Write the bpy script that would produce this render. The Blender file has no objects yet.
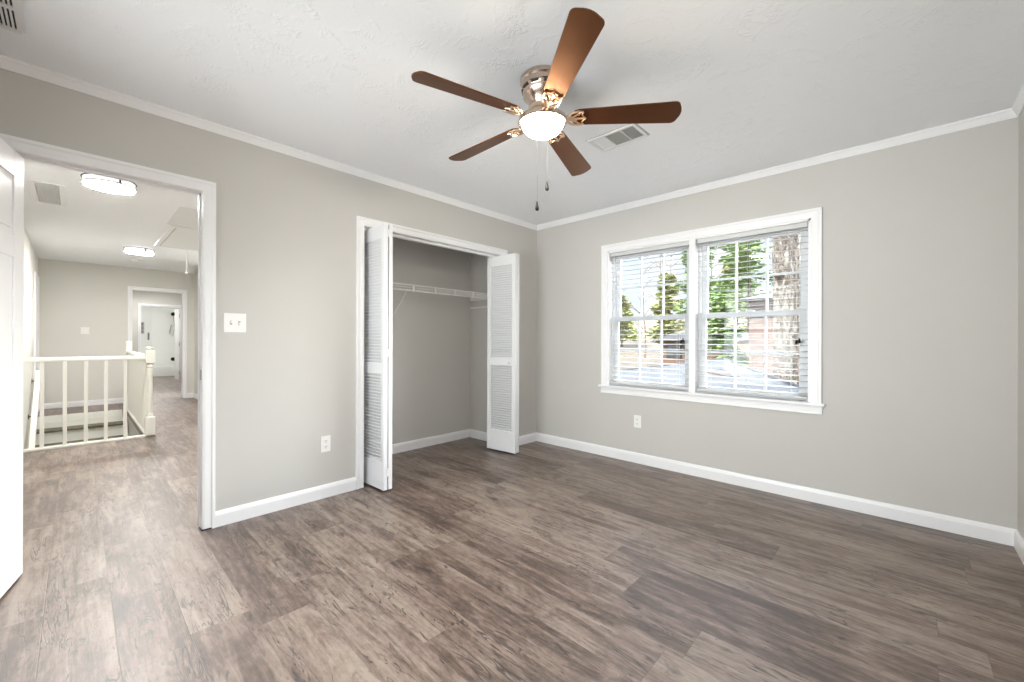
import bpy, bmesh, math, random
from mathutils import Vector, Matrix
random.seed(7)
sc = bpy.context.scene
COL = sc.collection
PI = math.pi
R = math.radians

# ------------------------------------------------------------------ camera, world, light, exposure
cam_d = bpy.data.cameras.new('camera'); cam = bpy.data.objects.new('camera', cam_d); COL.objects.link(cam)
cam_d.sensor_width = 36.0; cam_d.lens = 36.0 * 412.95 / 1024.0
cam_d.shift_y = -0.0004
cam_d.clip_start = 0.02; cam_d.clip_end = 300
cam.matrix_world = (Matrix.Translation((3.033, -3.605, 1.137)) @ Matrix.Rotation(R(43.445), 4, 'Z')
                    @ Matrix.Rotation(R(90), 4, 'X') @ Matrix.Rotation(R(0.172), 4, 'Z'))
sc.camera = cam
vs = sc.view_settings
vs.view_transform = 'Standard'; vs.look = 'None'; vs.gamma = 1.0; vs.use_curve_mapping = False
vs.exposure = 1.09
sc.cycles.use_denoising = True
sc.cycles.max_bounces = 10; sc.cycles.diffuse_bounces = 6; sc.cycles.glossy_bounces = 4
sc.cycles.transparent_max_bounces = 16
sc.cycles.sample_clamp_indirect = 6.0
sc.cycles.caustics_reflective = False; sc.cycles.caustics_refractive = False

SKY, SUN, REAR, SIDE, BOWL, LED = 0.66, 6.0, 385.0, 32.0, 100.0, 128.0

def lin(r, g, b):
    f = lambda c: (c / 255 / 12.92) if c <= 10 else ((c / 255 + 0.055) / 1.055) ** 2.4
    return (f(r), f(g), f(b), 1.0)

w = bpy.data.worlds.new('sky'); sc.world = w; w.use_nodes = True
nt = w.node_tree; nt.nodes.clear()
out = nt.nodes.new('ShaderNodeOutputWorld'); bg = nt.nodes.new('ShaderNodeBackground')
tc = nt.nodes.new('ShaderNodeTexCoord'); ns = nt.nodes.new('ShaderNodeTexNoise'); ns.inputs['Scale'].default_value = 3.2
ns.inputs['Detail'].default_value = 6
cr = nt.nodes.new('ShaderNodeValToRGB')
cr.color_ramp.elements[0].position = 0.46; cr.color_ramp.elements[0].color = (0.50, 0.66, 0.92, 1)
cr.color_ramp.elements[1].position = 0.66; cr.color_ramp.elements[1].color = (0.94, 0.96, 0.99, 1)
nt.links.new(tc.outputs['Generated'], ns.inputs['Vector']); nt.links.new(ns.outputs['Fac'], cr.inputs['Fac'])
gw = nt.nodes.new('ShaderNodeMix'); gw.data_type = 'RGBA'; gw.inputs[7].default_value = (0.97, 0.98, 1.0, 1)
nt.links.new(cr.outputs['Color'], gw.inputs[6]); nt.links.new(gw.outputs[2], bg.inputs['Color'])
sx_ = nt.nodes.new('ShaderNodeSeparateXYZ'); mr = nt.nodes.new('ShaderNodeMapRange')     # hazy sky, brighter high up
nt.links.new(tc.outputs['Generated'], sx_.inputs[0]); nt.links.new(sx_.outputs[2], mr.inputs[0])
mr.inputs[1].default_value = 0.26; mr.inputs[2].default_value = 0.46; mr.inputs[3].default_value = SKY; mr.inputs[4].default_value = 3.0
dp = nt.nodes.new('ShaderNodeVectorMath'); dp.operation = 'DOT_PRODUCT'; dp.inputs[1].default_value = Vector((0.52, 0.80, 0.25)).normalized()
gm = nt.nodes.new('ShaderNodeMapRange'); gm.interpolation_type = 'SMOOTHSTEP'                       # added sky glow out of view, lights the left wall through the window
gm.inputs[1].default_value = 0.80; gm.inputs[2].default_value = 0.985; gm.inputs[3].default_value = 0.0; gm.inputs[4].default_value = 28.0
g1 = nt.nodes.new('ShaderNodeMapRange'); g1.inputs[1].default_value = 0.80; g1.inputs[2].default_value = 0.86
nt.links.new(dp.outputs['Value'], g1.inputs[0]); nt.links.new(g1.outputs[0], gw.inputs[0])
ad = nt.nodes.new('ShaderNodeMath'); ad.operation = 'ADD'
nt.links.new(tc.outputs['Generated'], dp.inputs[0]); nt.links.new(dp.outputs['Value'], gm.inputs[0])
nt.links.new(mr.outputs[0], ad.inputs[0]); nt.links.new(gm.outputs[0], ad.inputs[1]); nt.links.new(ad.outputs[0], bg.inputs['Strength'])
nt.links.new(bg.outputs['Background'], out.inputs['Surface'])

def lamp(name, kind, loc, direction, energy, color=(1, 1, 1), **kw):
    d = bpy.data.lights.new(name, kind); d.energy = energy; d.color = color
    for k, v in kw.items(): setattr(d, k, v)
    o = bpy.data.objects.new(name, d); COL.objects.link(o); o.location = loc
    o.rotation_euler = Vector(direction).to_track_quat('-Z', 'Y').to_euler()
    return o
lamp('sun', 'SUN', (0, -5, 12), (0.30, 0.55, -0.78), SUN, (1.0, 0.95, 0.87), angle=R(3))
# fill lamps outside two added windows, behind the camera and in the right wall
lamp('rear_window_fill', 'AREA', (1.75, -7.50, 1.50), (0, 1, 0.05), REAR, (0.97, 0.98, 1.0), shape='RECTANGLE', size=5.0, size_y=4.2)
lamp('side_window_fill', 'AREA', (6.60, -2.05, 0.9), (-1, 0, 0.1), SIDE, (0.97, 0.98, 1.0), shape='RECTANGLE', size=4.0, size_y=3.2)

# ------------------------------------------------------------------ material helpers
def new_mat(name):
    m = bpy.data.materials.new(name); m.use_nodes = True
    return m, m.node_tree, m.node_tree.nodes['Principled BSDF']
class G:
    """small helper that writes node math"""
    def __init__(s, nt): s.nt = nt
    def n(s, t, **kw):
        x = s.nt.nodes.new(t)
        for k, v in kw.items(): setattr(x, k, v)
        return x
    def put(s, sock, v):
        if hasattr(v, 'is_output'): s.nt.links.new(v, sock)
        else: sock.default_value = v
    def m(s, op, a, b=0.0, c=0.0, clamp=False):
        x = s.n('ShaderNodeMath', operation=op, use_clamp=clamp)
        s.put(x.inputs[0], a); s.put(x.inputs[1], b); s.put(x.inputs[2], c)
        return x.outputs[0]
    def xyz(s, a, b, c):
        x = s.n('ShaderNodeCombineXYZ')
        for i, v in enumerate((a, b, c)): s.put(x.inputs[i], v)
        return x.outputs[0]
    def pos(s, kind='Object'):
        t = s.n('ShaderNodeTexCoord'); sp = s.n('ShaderNodeSeparateXYZ'); s.nt.links.new(t.outputs[kind], sp.inputs[0])
        return t.outputs[kind], sp.outputs[0], sp.outputs[1], sp.outputs[2]
    def noise(s, vec, scale, detail=3.0, rough=0.5, col=False, dist=0.0):
        x = s.n('ShaderNodeTexNoise'); s.put(x.inputs['Vector'], vec); x.inputs['Scale'].default_value = scale
        x.inputs['Detail'].default_value = detail; x.inputs['Roughness'].default_value = rough
        x.inputs['Distortion'].default_value = dist
        return x.outputs['Color' if col else 'Fac']
    def ramp(s, fac, stops, interp='LINEAR'):
        x = s.n('ShaderNodeValToRGB'); e = x.color_ramp.elements; x.color_ramp.interpolation = interp
        e[0].position, e[0].color = stops[0]; e[1].position, e[1].color = stops[-1]
        for p, c in stops[1:-1]:
            k = e.new(p); k.color = c
        s.put(x.inputs[0], fac); return x.outputs[0]
    def mix(s, fac, a, b, blend='MIX'):
        x = s.n('ShaderNodeMix', data_type='RGBA', blend_type=blend)
        s.put(x.inputs[0], fac); s.put(x.inputs[6], a); s.put(x.inputs[7], b)
        return x.outputs[2]
    def bump(s, h, strength, dist):
        x = s.n('ShaderNodeBump'); x.inputs['Strength'].default_value = strength; x.inputs['Distance'].default_value = dist
        s.put(x.inputs['Height'], h); return x.outputs[0]

def paint(name, col, rough=0.5, bump=None, spec=0.5, metal=0.0, vary=0.03, vscale=2.0, coat=0.0):
    m, nt, b = new_mat(name); g = G(nt); p, x, y, z = g.pos()
    n = g.noise(p, vscale, 3)
    lo = tuple(max(0, c * (1 - vary)) for c in col[:3]) + (1,); hi = tuple(min(1, c * (1 + vary)) for c in col[:3]) + (1,)
    nt.links.new(g.ramp(n, [(0.3, lo), (0.7, hi)]), b.inputs['Base Color'])
    b.inputs['Roughness'].default_value = rough; b.inputs['Metallic'].default_value = metal
    b.inputs['Specular IOR Level'].default_value = spec; b.inputs['Coat Weight'].default_value = coat
    if bump:
        sc_, st, di = bump
        nt.links.new(g.bump(g.noise(p, sc_, 4), st, di), b.inputs['Normal'])
    return m

def emit(name, col, strength):
    m, nt, b = new_mat(name)
    b.inputs['Base Color'].default_value = col; b.inputs['Emission Color'].default_value = col
    b.inputs['Emission Strength'].default_value = strength; b.inputs['Roughness'].default_value = 0.4
    return m

def glass_mat():
    m, nt, b = new_mat('window_glass'); nt.nodes.remove(b); g = G(nt)
    o = nt.nodes['Material Output']; t = g.n('ShaderNodeBsdfTransparent'); gl = g.n('ShaderNodeBsdfGlossy')
    t.inputs['Color'].default_value = (0.96, 0.98, 0.97, 1); gl.inputs['Roughness'].default_value = 0.02
    fr = g.n('ShaderNodeFresnel'); fr.inputs['IOR'].default_value = 1.45; mx = g.n('ShaderNodeMixShader')
    nt.links.new(g.m('MULTIPLY', fr.outputs[0], 0.6), mx.inputs[0])
    nt.links.new(t.outputs[0], mx.inputs[1]); nt.links.new(gl.outputs[0], mx.inputs[2]); nt.links.new(mx.outputs[0], o.inputs['Surface'])
    return m

def floor_mat():
    m, nt, b = new_mat('grey_brown_vinyl_plank'); g = G(nt); p, X, Y, Z = g.pos()
    PW, PL = 0.198, 1.22
    yr = g.m('DIVIDE', g.m('ADD', Y, 3.695 + 20 * PW), PW); row = g.m('FLOOR', yr); fy = g.m('FRACT', yr)
    wn = g.n('ShaderNodeTexWhiteNoise', noise_dimensions='1D'); g.put(wn.inputs['W'], row)
    xr = g.m('DIVIDE', g.m('ADD', g.m('ADD', X, 40.0), g.m('MULTIPLY', wn.outputs['Value'], PL)), PL)
    colm = g.m('FLOOR', xr); fx = g.m('FRACT', xr)
    wi = g.n('ShaderNodeTexWhiteNoise', noise_dimensions='2D'); g.put(wi.inputs['Vector'], g.xyz(row, colm, 0.0))
    pid = wi.outputs['Value']; off = g.m('MULTIPLY', pid, 37.0)
    vec = lambda sx, sy: g.xyz(g.m('ADD', g.m('MULTIPLY', X, sx), off), g.m('ADD', g.m('MULTIPLY', Y, sy), g.m('MULTIPLY', off, 1.7)), off)
    blotch = g.noise(vec(1.5, 4.5), 1.7, 5, 0.66, dist=0.9)
    streak = g.noise(vec(1.3, 16.0), 1.7, 6, 0.68, dist=0.5)
    fine = g.noise(vec(7.0, 85.0), 1.6, 4, 0.65)
    mott = g.noise(vec(11.0, 24.0), 2.4, 5, 0.72)
    v = g.m('ADD', g.m('MULTIPLY', blotch, 1.05), g.m('MULTIPLY', streak, 1.05))
    v = g.m('ADD', v, g.m('MULTIPLY', fine, 0.30)); v = g.m('ADD', v, g.m('MULTIPLY', mott, 0.55))
    v = g.m('ADD', v, g.m('MULTIPLY', g.m('SUBTRACT', pid, 0.5), 0.24))
    v = g.m('SUBTRACT', v, 0.97)
    c = g.ramp(v, [(0.20, lin(49, 37, 33)), (0.38, lin(86, 71, 63)), (0.52, lin(115, 99, 90)), (0.66, lin(134, 120, 109)), (0.84, lin(151, 137, 124))])
    # pinkish-tan drift between the planks
    c = g.mix(g.m('MULTIPLY', g.noise(vec(0.8, 2.2), 2.0, 2), 0.35), c, lin(128, 102, 86), 'MIX')
    # long dark checks and knots
    n2 = g.noise(vec(1.0, 9.0), 2.3, 3, 0.55, dist=1.1)
    crack = g.m('SUBTRACT', 1.0, g.m('MULTIPLY', g.m('ABSOLUTE', g.m('SUBTRACT', n2, 0.5)), 48.0), clamp=True)
    gate = g.m('MULTIPLY', g.m('SUBTRACT', g.noise(vec(1.6, 4.0), 1.7, 2), 0.43), 9.0, clamp=True)
    crack = g.m('MULTIPLY', crack, gate)
    knot = g.m('MULTIPLY', g.m('SUBTRACT', g.noise(vec(2.8, 8.0), 1.9, 4, 0.65, dist=1.0), 0.585), 7.0, clamp=True)
    dark = g.m('MAXIMUM', g.m('MULTIPLY', crack, 0.95), g.m('MULTIPLY', knot, 0.80))
    c = g.mix(dark, c, lin(38, 29, 24))
    ey = g.m('MINIMUM', fy, g.m('SUBTRACT', 1.0, fy)); ex = g.m('MULTIPLY', g.m('MINIMUM', fx, g.m('SUBTRACT', 1.0, fx)), PL / PW)
    e = g.m('MINIMUM', ex, ey); seam = g.m('SUBTRACT', 1.0, g.m('DIVIDE', e, 0.010), clamp=True)
    c = g.mix(g.m('MULTIPLY', seam, 0.45), c, lin(60, 48, 41))
    nt.links.new(c, b.inputs['Base Color'])
    b.inputs['Specular IOR Level'].default_value = 0.85
    b.inputs['Coat Weight'].default_value = 0.25; b.inputs['Coat Roughness'].default_value = 0.45
    nt.links.new(g.m('ADD', 0.34, g.m('MULTIPLY', mott, 0.16)), b.inputs['Roughness'])
    hh = g.m('SUBTRACT', g.m('ADD', g.m('MULTIPLY', fine, 0.5), g.m('MULTIPLY', streak, 0.5)), g.m('ADD', g.m('MULTIPLY', seam, 0.8), g.m('MULTIPLY', dark, 0.4)))
    nt.links.new(g.bump(hh, 0.25, 0.002), b.inputs['Normal'])
    return m

def ceiling_mat(name='textured_ceiling_paint', amt=1.0):
    m, nt, b = new_mat(name); g = G(nt); p, X, Y, Z = g.pos()
    n1 = g.noise(p, 5.0, 3, 0.55, dist=1.6); n2 = g.noise(p, 22.0, 4, 0.6, dist=1.2)
    slap = g.m('MULTIPLY', g.m('SUBTRACT', n1, 0.50), 5.0, clamp=True)
    rid = g.m('SUBTRACT', 1.0, g.m('MULTIPLY', g.m('ABSOLUTE', g.m('SUBTRACT', n2, 0.5)), 9.0), clamp=True)
    hgt = g.m('MULTIPLY', slap, rid)
    b.inputs['Base Color'].default_value = (0.90, 0.918, 0.945, 1); b.inputs['Roughness'].default_value = 0.85
    nt.links.new(g.bump(g.m('ADD', hgt, g.m('MULTIPLY', g.noise(p, 60, 2), 0.15)), 0.42 * amt, 0.006), b.inputs['Normal'])
    return m

def blade_mat():
    m, nt, b = new_mat('dark_walnut_blade'); g = G(nt); p, X, Y, Z = g.pos()
    gr = g.noise(g.xyz(g.m('MULTIPLY', X, 3.0), g.m('MULTIPLY', Y, 60.0), Z), 1.5, 4, 0.6)
    nt.links.new(g.ramp(gr, [(0.3, lin(18, 9, 9)), (0.7, lin(38, 20, 18))]), b.inputs['Base Color'])
    b.inputs['Roughness'].default_value = 0.34; b.inputs['Specular IOR Level'].default_value = 0.14
    b.inputs['Coat Weight'].default_value = 0.25; b.inputs['Coat Roughness'].default_value = 0.22
    # lacquered, figured wood: amber lustre under the clear coat
    gl = g.n('ShaderNodeBsdfGlossy'); gl.inputs['Color'].default_value = (1.0, 0.36, 0.05, 1); gl.inputs['Roughness'].default_value = 0.40
    mx = g.n('ShaderNodeMixShader'); mx.inputs[0].default_value = 0.12
    nt.links.new(b.outputs[0], mx.inputs[1]); nt.links.new(gl.outputs[0], mx.inputs[2])
    nt.links.new(mx.outputs[0], nt.nodes['Material Output'].inputs['Surface'])
    return m

def shingle_mat():
    m, nt, b = new_mat('grey_asphalt_shingle'); g = G(nt); p, X, Y, Z = g.pos()
    br = g.n('ShaderNodeTexBrick'); g.put(br.inputs['Vector'], p)
    br.inputs['Scale'].default_value = 1.0; br.inputs['Brick Width'].default_value = 0.30; br.inputs['Row Height'].default_value = 0.145
    br.inputs['Mortar Size'].default_value = 0.012; br.inputs['Color1'].default_value = lin(54, 55, 58)
    br.inputs['Color2'].default_value = lin(66, 67, 70); br.inputs['Mortar'].default_value = lin(40, 40, 44)
    c = g.mix(g.m('MULTIPLY', g.noise(p, 9, 4), 0.5), br.outputs['Color'], lin(76, 77, 80))
    nt.links.new(c, b.inputs['Base Color']); b.inputs['Roughness'].default_value = 0.9
    nt.links.new(g.bump(br.outputs['Fac'], -0.6, 0.01), b.inputs['Normal'])
    return m

def brick_mat(name, c1, c2, mo):
    m, nt, b = new_mat(name); g = G(nt); p, X, Y, Z = g.pos()
    br = g.n('ShaderNodeTexBrick'); g.put(br.inputs['Vector'], g.xyz(g.m('ADD', X, Y), Z, 0.0))
    br.inputs['Scale'].default_value = 1.0; br.inputs['Brick Width'].default_value = 0.22; br.inputs['Row Height'].default_value = 0.075
    br.inputs['Mortar Size'].default_value = 0.010
    for k, v in (('Color1', c1), ('Color2', c2), ('Mortar', mo)): br.inputs[k].default_value = v
    nt.links.new(br.outputs['Color'], b.inputs['Base Color']); b.inputs['Roughness'].default_value = 0.9
    return m

def bark_mat():
    m, nt, b = new_mat('pine_bark'); g = G(nt); p, X, Y, Z = g.pos()
    v = g.xyz(g.m('MULTIPLY', X, 7.0), g.m('MULTIPLY', Y, 7.0), g.m('MULTIPLY', Z, 1.5))
    n = g.noise(v, 1.6, 5, 0.65, dist=1.0)
    rid = g.m('MULTIPLY', g.m('ABSOLUTE', g.m('SUBTRACT', n, 0.5)), 7.0, clamp=True)
    nt.links.new(g.ramp(rid, [(0.05, lin(70, 58, 50)), (0.35, lin(140, 127, 114)), (0.9, lin(171, 162, 150))]), b.inputs['Base Color'])
    b.inputs['Roughness'].default_value = 0.95
    nt.links.new(g.bump(rid, 0.8, 0.05), b.inputs['Normal'])
    return m

def leaf_mat(name, c1, c2, c3):
    m, nt, b = new_mat(name); g = G(nt); p, X, Y, Z = g.pos()
    n = g.noise(p, 2.2, 3, 0.6); n2 = g.noise(p, 14.0, 2)
    c = g.ramp(g.m('ADD', g.m('MULTIPLY', n, 0.6), g.m('MULTIPLY', n2, 0.4)), [(0.35, c1), (0.5, c2), (0.65, c3)])
    nt.links.new(c, b.inputs['Base Color']); b.inputs['Roughness'].default_value = 0.8
    return m

WALL = paint('greige_wall_paint', (0.555, 0.54, 0.512, 1), 0.75, bump=(140, 0.10, 0.002), vary=0.012)
HALLW = paint('hall_wall_paint', (0.66, 0.65, 0.605, 1), 0.75, bump=(140, 0.10, 0.002), vary=0.012)
TRIM = paint('white_semigloss_trim', (0.83, 0.83, 0.84, 1), 0.32, vary=0.01)
LOUV = paint('white_louver_paint', (0.80, 0.80, 0.81, 1), 0.40, vary=0.015)
RAIL = paint('off_white_railing_paint', (0.80, 0.80, 0.74, 1), 0.35, vary=0.02)
BLIND = paint('white_blind_slat', (0.62, 0.62, 0.62, 1), 0.42, vary=0.01)
VINYL = paint('white_window_vinyl', (0.66, 0.67, 0.69, 1), 0.38, vary=0.01)
PLATE = paint('white_plastic_plate', (0.85, 0.84, 0.82, 1), 0.35, vary=0.01)
SLOT = paint('dark_slot', (0.03, 0.03, 0.03, 1), 0.6)
RECEP = paint('mid_grey_plastic', (0.50, 0.48, 0.46, 1), 0.5)  # even grey for switch slots, smoke alarm band and vent grid
NICKEL = paint('brushed_nickel', (0.62, 0.50, 0.42, 1), 0.24, metal=1.0, vary=0.08, vscale=30)
BRASS = paint('antique_brass', (0.66, 0.50, 0.36, 1), 0.28, metal=1.0, vary=0.08, vscale=30)
STEEL = paint('steel_plate', (0.45, 0.44, 0.42, 1), 0.4, metal=1.0)
LEDRING = paint('satin_ring', (0.13, 0.13, 0.125, 1), 0.45, metal=0.3)
CHAIN = paint('dull_bead_chain', (0.035, 0.032, 0.03, 1), 0.8, spec=0.2)
BLACK = paint('black_fob', (0.002, 0.002, 0.002, 1), 0.5, spec=0.25)
GRILLE = paint('white_grille_metal', (0.78, 0.78, 0.79, 1), 0.4, vary=0.01)
GRILLE_G = paint('grey_louver_metal', (0.42, 0.43, 0.42, 1), 0.5, vary=0.02)
DUCT = paint('duct_interior', (0.012, 0.012, 0.012, 1), 0.7)
WIRE = paint('white_coated_wire', (0.84, 0.83, 0.80, 1), 0.4, vary=0.01)
CARPET = paint('stair_tread_olive', (0.11, 0.105, 0.07, 1), 0.7, bump=(90, 0.3, 0.003), vary=0.2, vscale=20)
BATH = paint('white_bath_wall', (0.80, 0.81, 0.78, 1), 0.3, vary=0.01)
GREYT = paint('grey_grid_panel', (0.22, 0.22, 0.21, 1), 0.4)
RUBBER = paint('dark_floor_gap', (0.03, 0.025, 0.02, 1), 0.8)
FLOOR = floor_mat(); CEIL = ceiling_mat(); BLADE = blade_mat(); GLASS = glass_mat()
BOWLM = emit('lit_frosted_bowl', (1.0, 0.89, 0.73, 1), BOWL)
LEDS = emit('lit_led_side_band', (1.0, 0.985, 0.965, 1), 0.4)
LEDM = emit('lit_led_diffuser', (1.0, 0.985, 0.965, 1), LED)
BARK = bark_mat(); SHINGLE = shingle_mat()
TWIG = paint('bare_branch', lin(125, 106, 91), 0.9, vary=0.25, vscale=6)
TWIGD = paint('dark_branch', lin(86, 70, 58), 0.9, vary=0.25, vscale=6)
NEEDLE = leaf_mat('green_needles', lin(71, 98, 50), lin(119, 143, 80), lin(157, 173, 110))
NEEDLEY = leaf_mat('yellow_green_needles', lin(115, 122, 70), lin(155, 157, 99), lin(180, 176, 126))
LITTER = leaf_mat('leaf_litter', lin(65, 51, 39), lin(84, 72, 57), lin(99, 88, 74))
BRICKP = brick_mat('pale_red_brick', lin(109, 84, 74), lin(119, 97, 88), lin(119, 111, 105))
BRICKO = brick_mat('orange_brick', lin(109, 72, 50), lin(119, 88, 65), lin(117, 102, 89))
ROOFD = paint('dark_house_roof', (0.035, 0.03, 0.028, 1), 0.95, vary=0.2, vscale=4)
DARKWIN = paint('dark_window_glass', (0.05, 0.045, 0.04, 1), 0.15)
OUTW = paint('outside_siding', (0.55, 0.5, 0.45, 1), 0.8)

# ------------------------------------------------------------------ geometry helpers
class B:
    def __init__(s): s.bm = bmesh.new()
    def box(s, x0, x1, y0, y1, z0, z1, M=None):
        v = [s.bm.verts.new(p) for p in ((x0, y0, z0), (x1, y0, z0), (x1, y1, z0), (x0, y1, z0), (x0, y0, z1), (x1, y0, z1), (x1, y1, z1), (x0, y1, z1))]
        if M is not None:
            for k in v: k.co = M @ k.co
        for f in ((0, 3, 2, 1), (4, 5, 6, 7), (0, 1, 5, 4), (1, 2, 6, 5), (2, 3, 7, 6), (3, 0, 4, 7)):
            s.bm.faces.new([v[i] for i in f])
        return s
    def sweep(s, prof, p0, p1, u, v, m0=0.0, m1=0.0):
        p0, p1, u, v = Vector(p0), Vector(p1), Vector(u), Vector(v); d = (p1 - p0).normalized()
        a = [s.bm.verts.new(p0 + u * q[0] + v * q[1] + d * (m0 * q[0])) for q in prof]
        b = [s.bm.verts.new(p1 + u * q[0] + v * q[1] + d * (m1 * q[0])) for q in prof]
        n = len(prof)
        for i in range(n): s.bm.faces.new((a[i], a[(i + 1) % n], b[(i + 1) % n], b[i]))
        s.bm.faces.new(list(reversed(a))); s.bm.faces.new(b)
        return s
    def tube(s, pts, rad, seg=8, closed=False):
        pts = [Vector(p) for p in pts]; n = len(pts)
        rads = rad if isinstance(rad, (list, tuple)) else [rad] * n
        rings = []; up = Vector((0, 0, 1))
        for i, p in enumerate(pts):
            if closed: t = pts[(i + 1) % n] - pts[i - 1]
            else: t = pts[min(i + 1, n - 1)] - pts[max(i - 1, 0)]
            t.normalize(); a = t.cross(up)
            if a.length < 1e-3: a = t.cross(Vector((1, 0, 0)))
            a.normalize(); b = t.cross(a)
            rings.append([s.bm.verts.new(p + (a * math.cos(2 * PI * k / seg) + b * math.sin(2 * PI * k / seg)) * rads[i]) for k in range(seg)])
        for i in range(n if closed else n - 1):
            r0, r1 = rings[i], rings[(i + 1) % n]
            for k in range(seg): s.bm.faces.new((r0[k], r0[(k + 1) % seg], r1[(k + 1) % seg], r1[k]))
        if not closed:
            s.bm.faces.new(rings[0]); s.bm.faces.new(list(reversed(rings[-1])))
        return s
    def lathe(s, prof, seg=32, M=None, c=(0, 0, 0)):
        rings = []
        for r, z in prof:
            if r < 1e-5: rings.append([s.bm.verts.new((c[0], c[1], c[2] + z))])
            else: rings.append([s.bm.verts.new((c[0] + r * math.cos(2 * PI * k / seg), c[1] + r * math.sin(2 * PI * k / seg), c[2] + z)) for k in range(seg)])
        for a, b in zip(rings, rings[1:]):
            for k in range(seg):
                k2 = (k + 1) % seg
                if len(a) == 1 and len(b) == 1: continue
                if len(a) == 1: s.bm.faces.new((a[0], b[k2], b[k]))
                elif len(b) == 1: s.bm.faces.new((a[k], a[k2], b[0]))
                else: s.bm.faces.new((a[k], a[k2], b[k2], b[k]))
        if len(rings[0]) > 1: s.bm.faces.new(rings[0])
        if len(rings[-1]) > 1: s.bm.faces.new(list(reversed(rings[-1])))
        if M is not None:
            for r in rings:
                for k in r: k.co = M @ k.co
        return s
    def poly(s, pts, t):
        """flat outline (x,y) given thickness t in z, centred"""
        a = [s.bm.verts.new((p[0], p[1], -t / 2)) for p in pts]; b = [s.bm.verts.new((p[0], p[1], t / 2)) for p in pts]; n = len(pts)
        s.bm.faces.new(list(reversed(a))); s.bm.faces.new(b)
        for i in range(n): s.bm.faces.new((a[i], a[(i + 1) % n], b[(i + 1) % n], b[i]))
        return s
    def move(s, M):
        bmesh.ops.transform(s.bm, matrix=M, verts=s.bm.verts); return s
    def done(s, name, mat, parent=None, smooth=False, bevel=0.0, loc=None, rot=None):
        bmesh.ops.recalc_face_normals(s.bm, faces=s.bm.faces)
        me = bpy.data.meshes.new(name); s.bm.to_mesh(me); s.bm.free(); me.materials.append(mat)
        o = bpy.data.objects.new(name, me); COL.objects.link(o)
        if parent is not None: o.parent = parent
        if loc is not None: o.location = loc
        if rot is not None: o.rotation_euler = rot
        if smooth:
            for p in me.polygons: p.use_smooth = True
            me.set_sharp_from_angle(angle=R(38))
        if bevel:
            md = o.modifiers.new('bevel', 'BEVEL'); md.width = bevel; md.segments = 2; md.limit_method = 'ANGLE'; md.angle_limit = R(40)
        return o

def tag(o, label=None, cat=None, group=None, kind=None):
    if label: o['label'] = label
    if cat: o['category'] = cat
    if group: o['group'] = group
    if kind: o['kind'] = kind
    return o
def thing(name, loc, label, cat, group=None, rotz=0.0):
    o = bpy.data.objects.new(name, None); COL.objects.link(o); o.location = loc; o.rotation_euler = (0, 0, rotz)
    o.empty_display_size = 0.1
    return tag(o, label, cat, group)
def frame(name, label, cat, loc=(0, 0, 0)):
    o = bpy.data.objects.new(name, None); COL.objects.link(o); o.location = loc; o.empty_display_size = 0.1
    return tag(o, label, cat, kind='structure')
def struct(b, name, mat, label, cat, bevel=0.0, smooth=False):
    return tag(b.done(name, mat, bevel=bevel, smooth=smooth), label, cat, kind='structure')
def dup(root, loc, rot=None, label=None, scale=None):
    r = root.copy(); COL.objects.link(r); r.location = loc
    if scale: r.scale = (scale, scale, 1)
    if rot is not None: r.rotation_euler = rot
    if label: r['label'] = label
    for ch in list(root.children):
        c = ch.copy(); COL.objects.link(c); c.parent = r
        for q in list(ch.children):
            d = q.copy(); COL.objects.link(d); d.parent = c
    return r

CH = 2.44                      # ceiling height
RX = 3.497                     # right-hand wall
RY = -4.30                     # wall behind the camera
CASING = [(0, 0), (0, .009), (.012, .012), (.040, .013), (.048, .018), (.062, .018), (.062, 0)]
BASE = [(0, 0), (.015, 0), (.015, .070), (.010, .086), (.004, .094), (0, .094)]
CROWN = [(0, 0), (0, -.050), (.006, -.050), (.010, -.040), (.022, -.016), (.028, -.010), (.028, 0)]

# ------------------------------------------------------------------ room shell
b = B().box(-0.90, RX + .1, RY - .1, 0.14, -.12, 0)
struct(b, 'floor', FLOOR, 'grey brown wood plank floor of the bedroom and closet', 'floor')
b = B()
HX0, HX1, HY0, HY1 = -7.1, -0.90, -4.02, -2.0
SX0, SX1, SY0, SY1 = -6.20, -3.46, -4.02, -3.02      # stair opening
b.box(SX1, -0.90, HY0 - .1, -2.0, -.12, 0)
b.box(HX0 - .12, SX0, HY0 - .1, HY1, -.12, 0); b.box(SX0, SX1, SY1, HY1, -.12, 0)
b.box(-14.6, HX0 - .12, -4.2, -.9, -.12, 0)
struct(b, 'floor_hall', FLOOR, 'plank floor of the hall running past the stair opening to the bathroom', 'floor')
b = B().box(-.115, RX + .1, RY - .1, .14, CH, CH + .15)
b.box(-.90, -.115, -2.4, .14, CH, CH + .15)
struct(b, 'ceiling', CEIL, 'white textured bedroom ceiling', 'ceiling')
b = B().box(-14.8, -.115, -4.25, -2.4, CH, CH + .15); b.box(-14.8, -.90, -2.4, -.8, CH, CH + .15)
struct(b, 'ceiling_hall', CEIL, 'white textured hall ceiling seen through the open doorway', 'ceiling')

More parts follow.
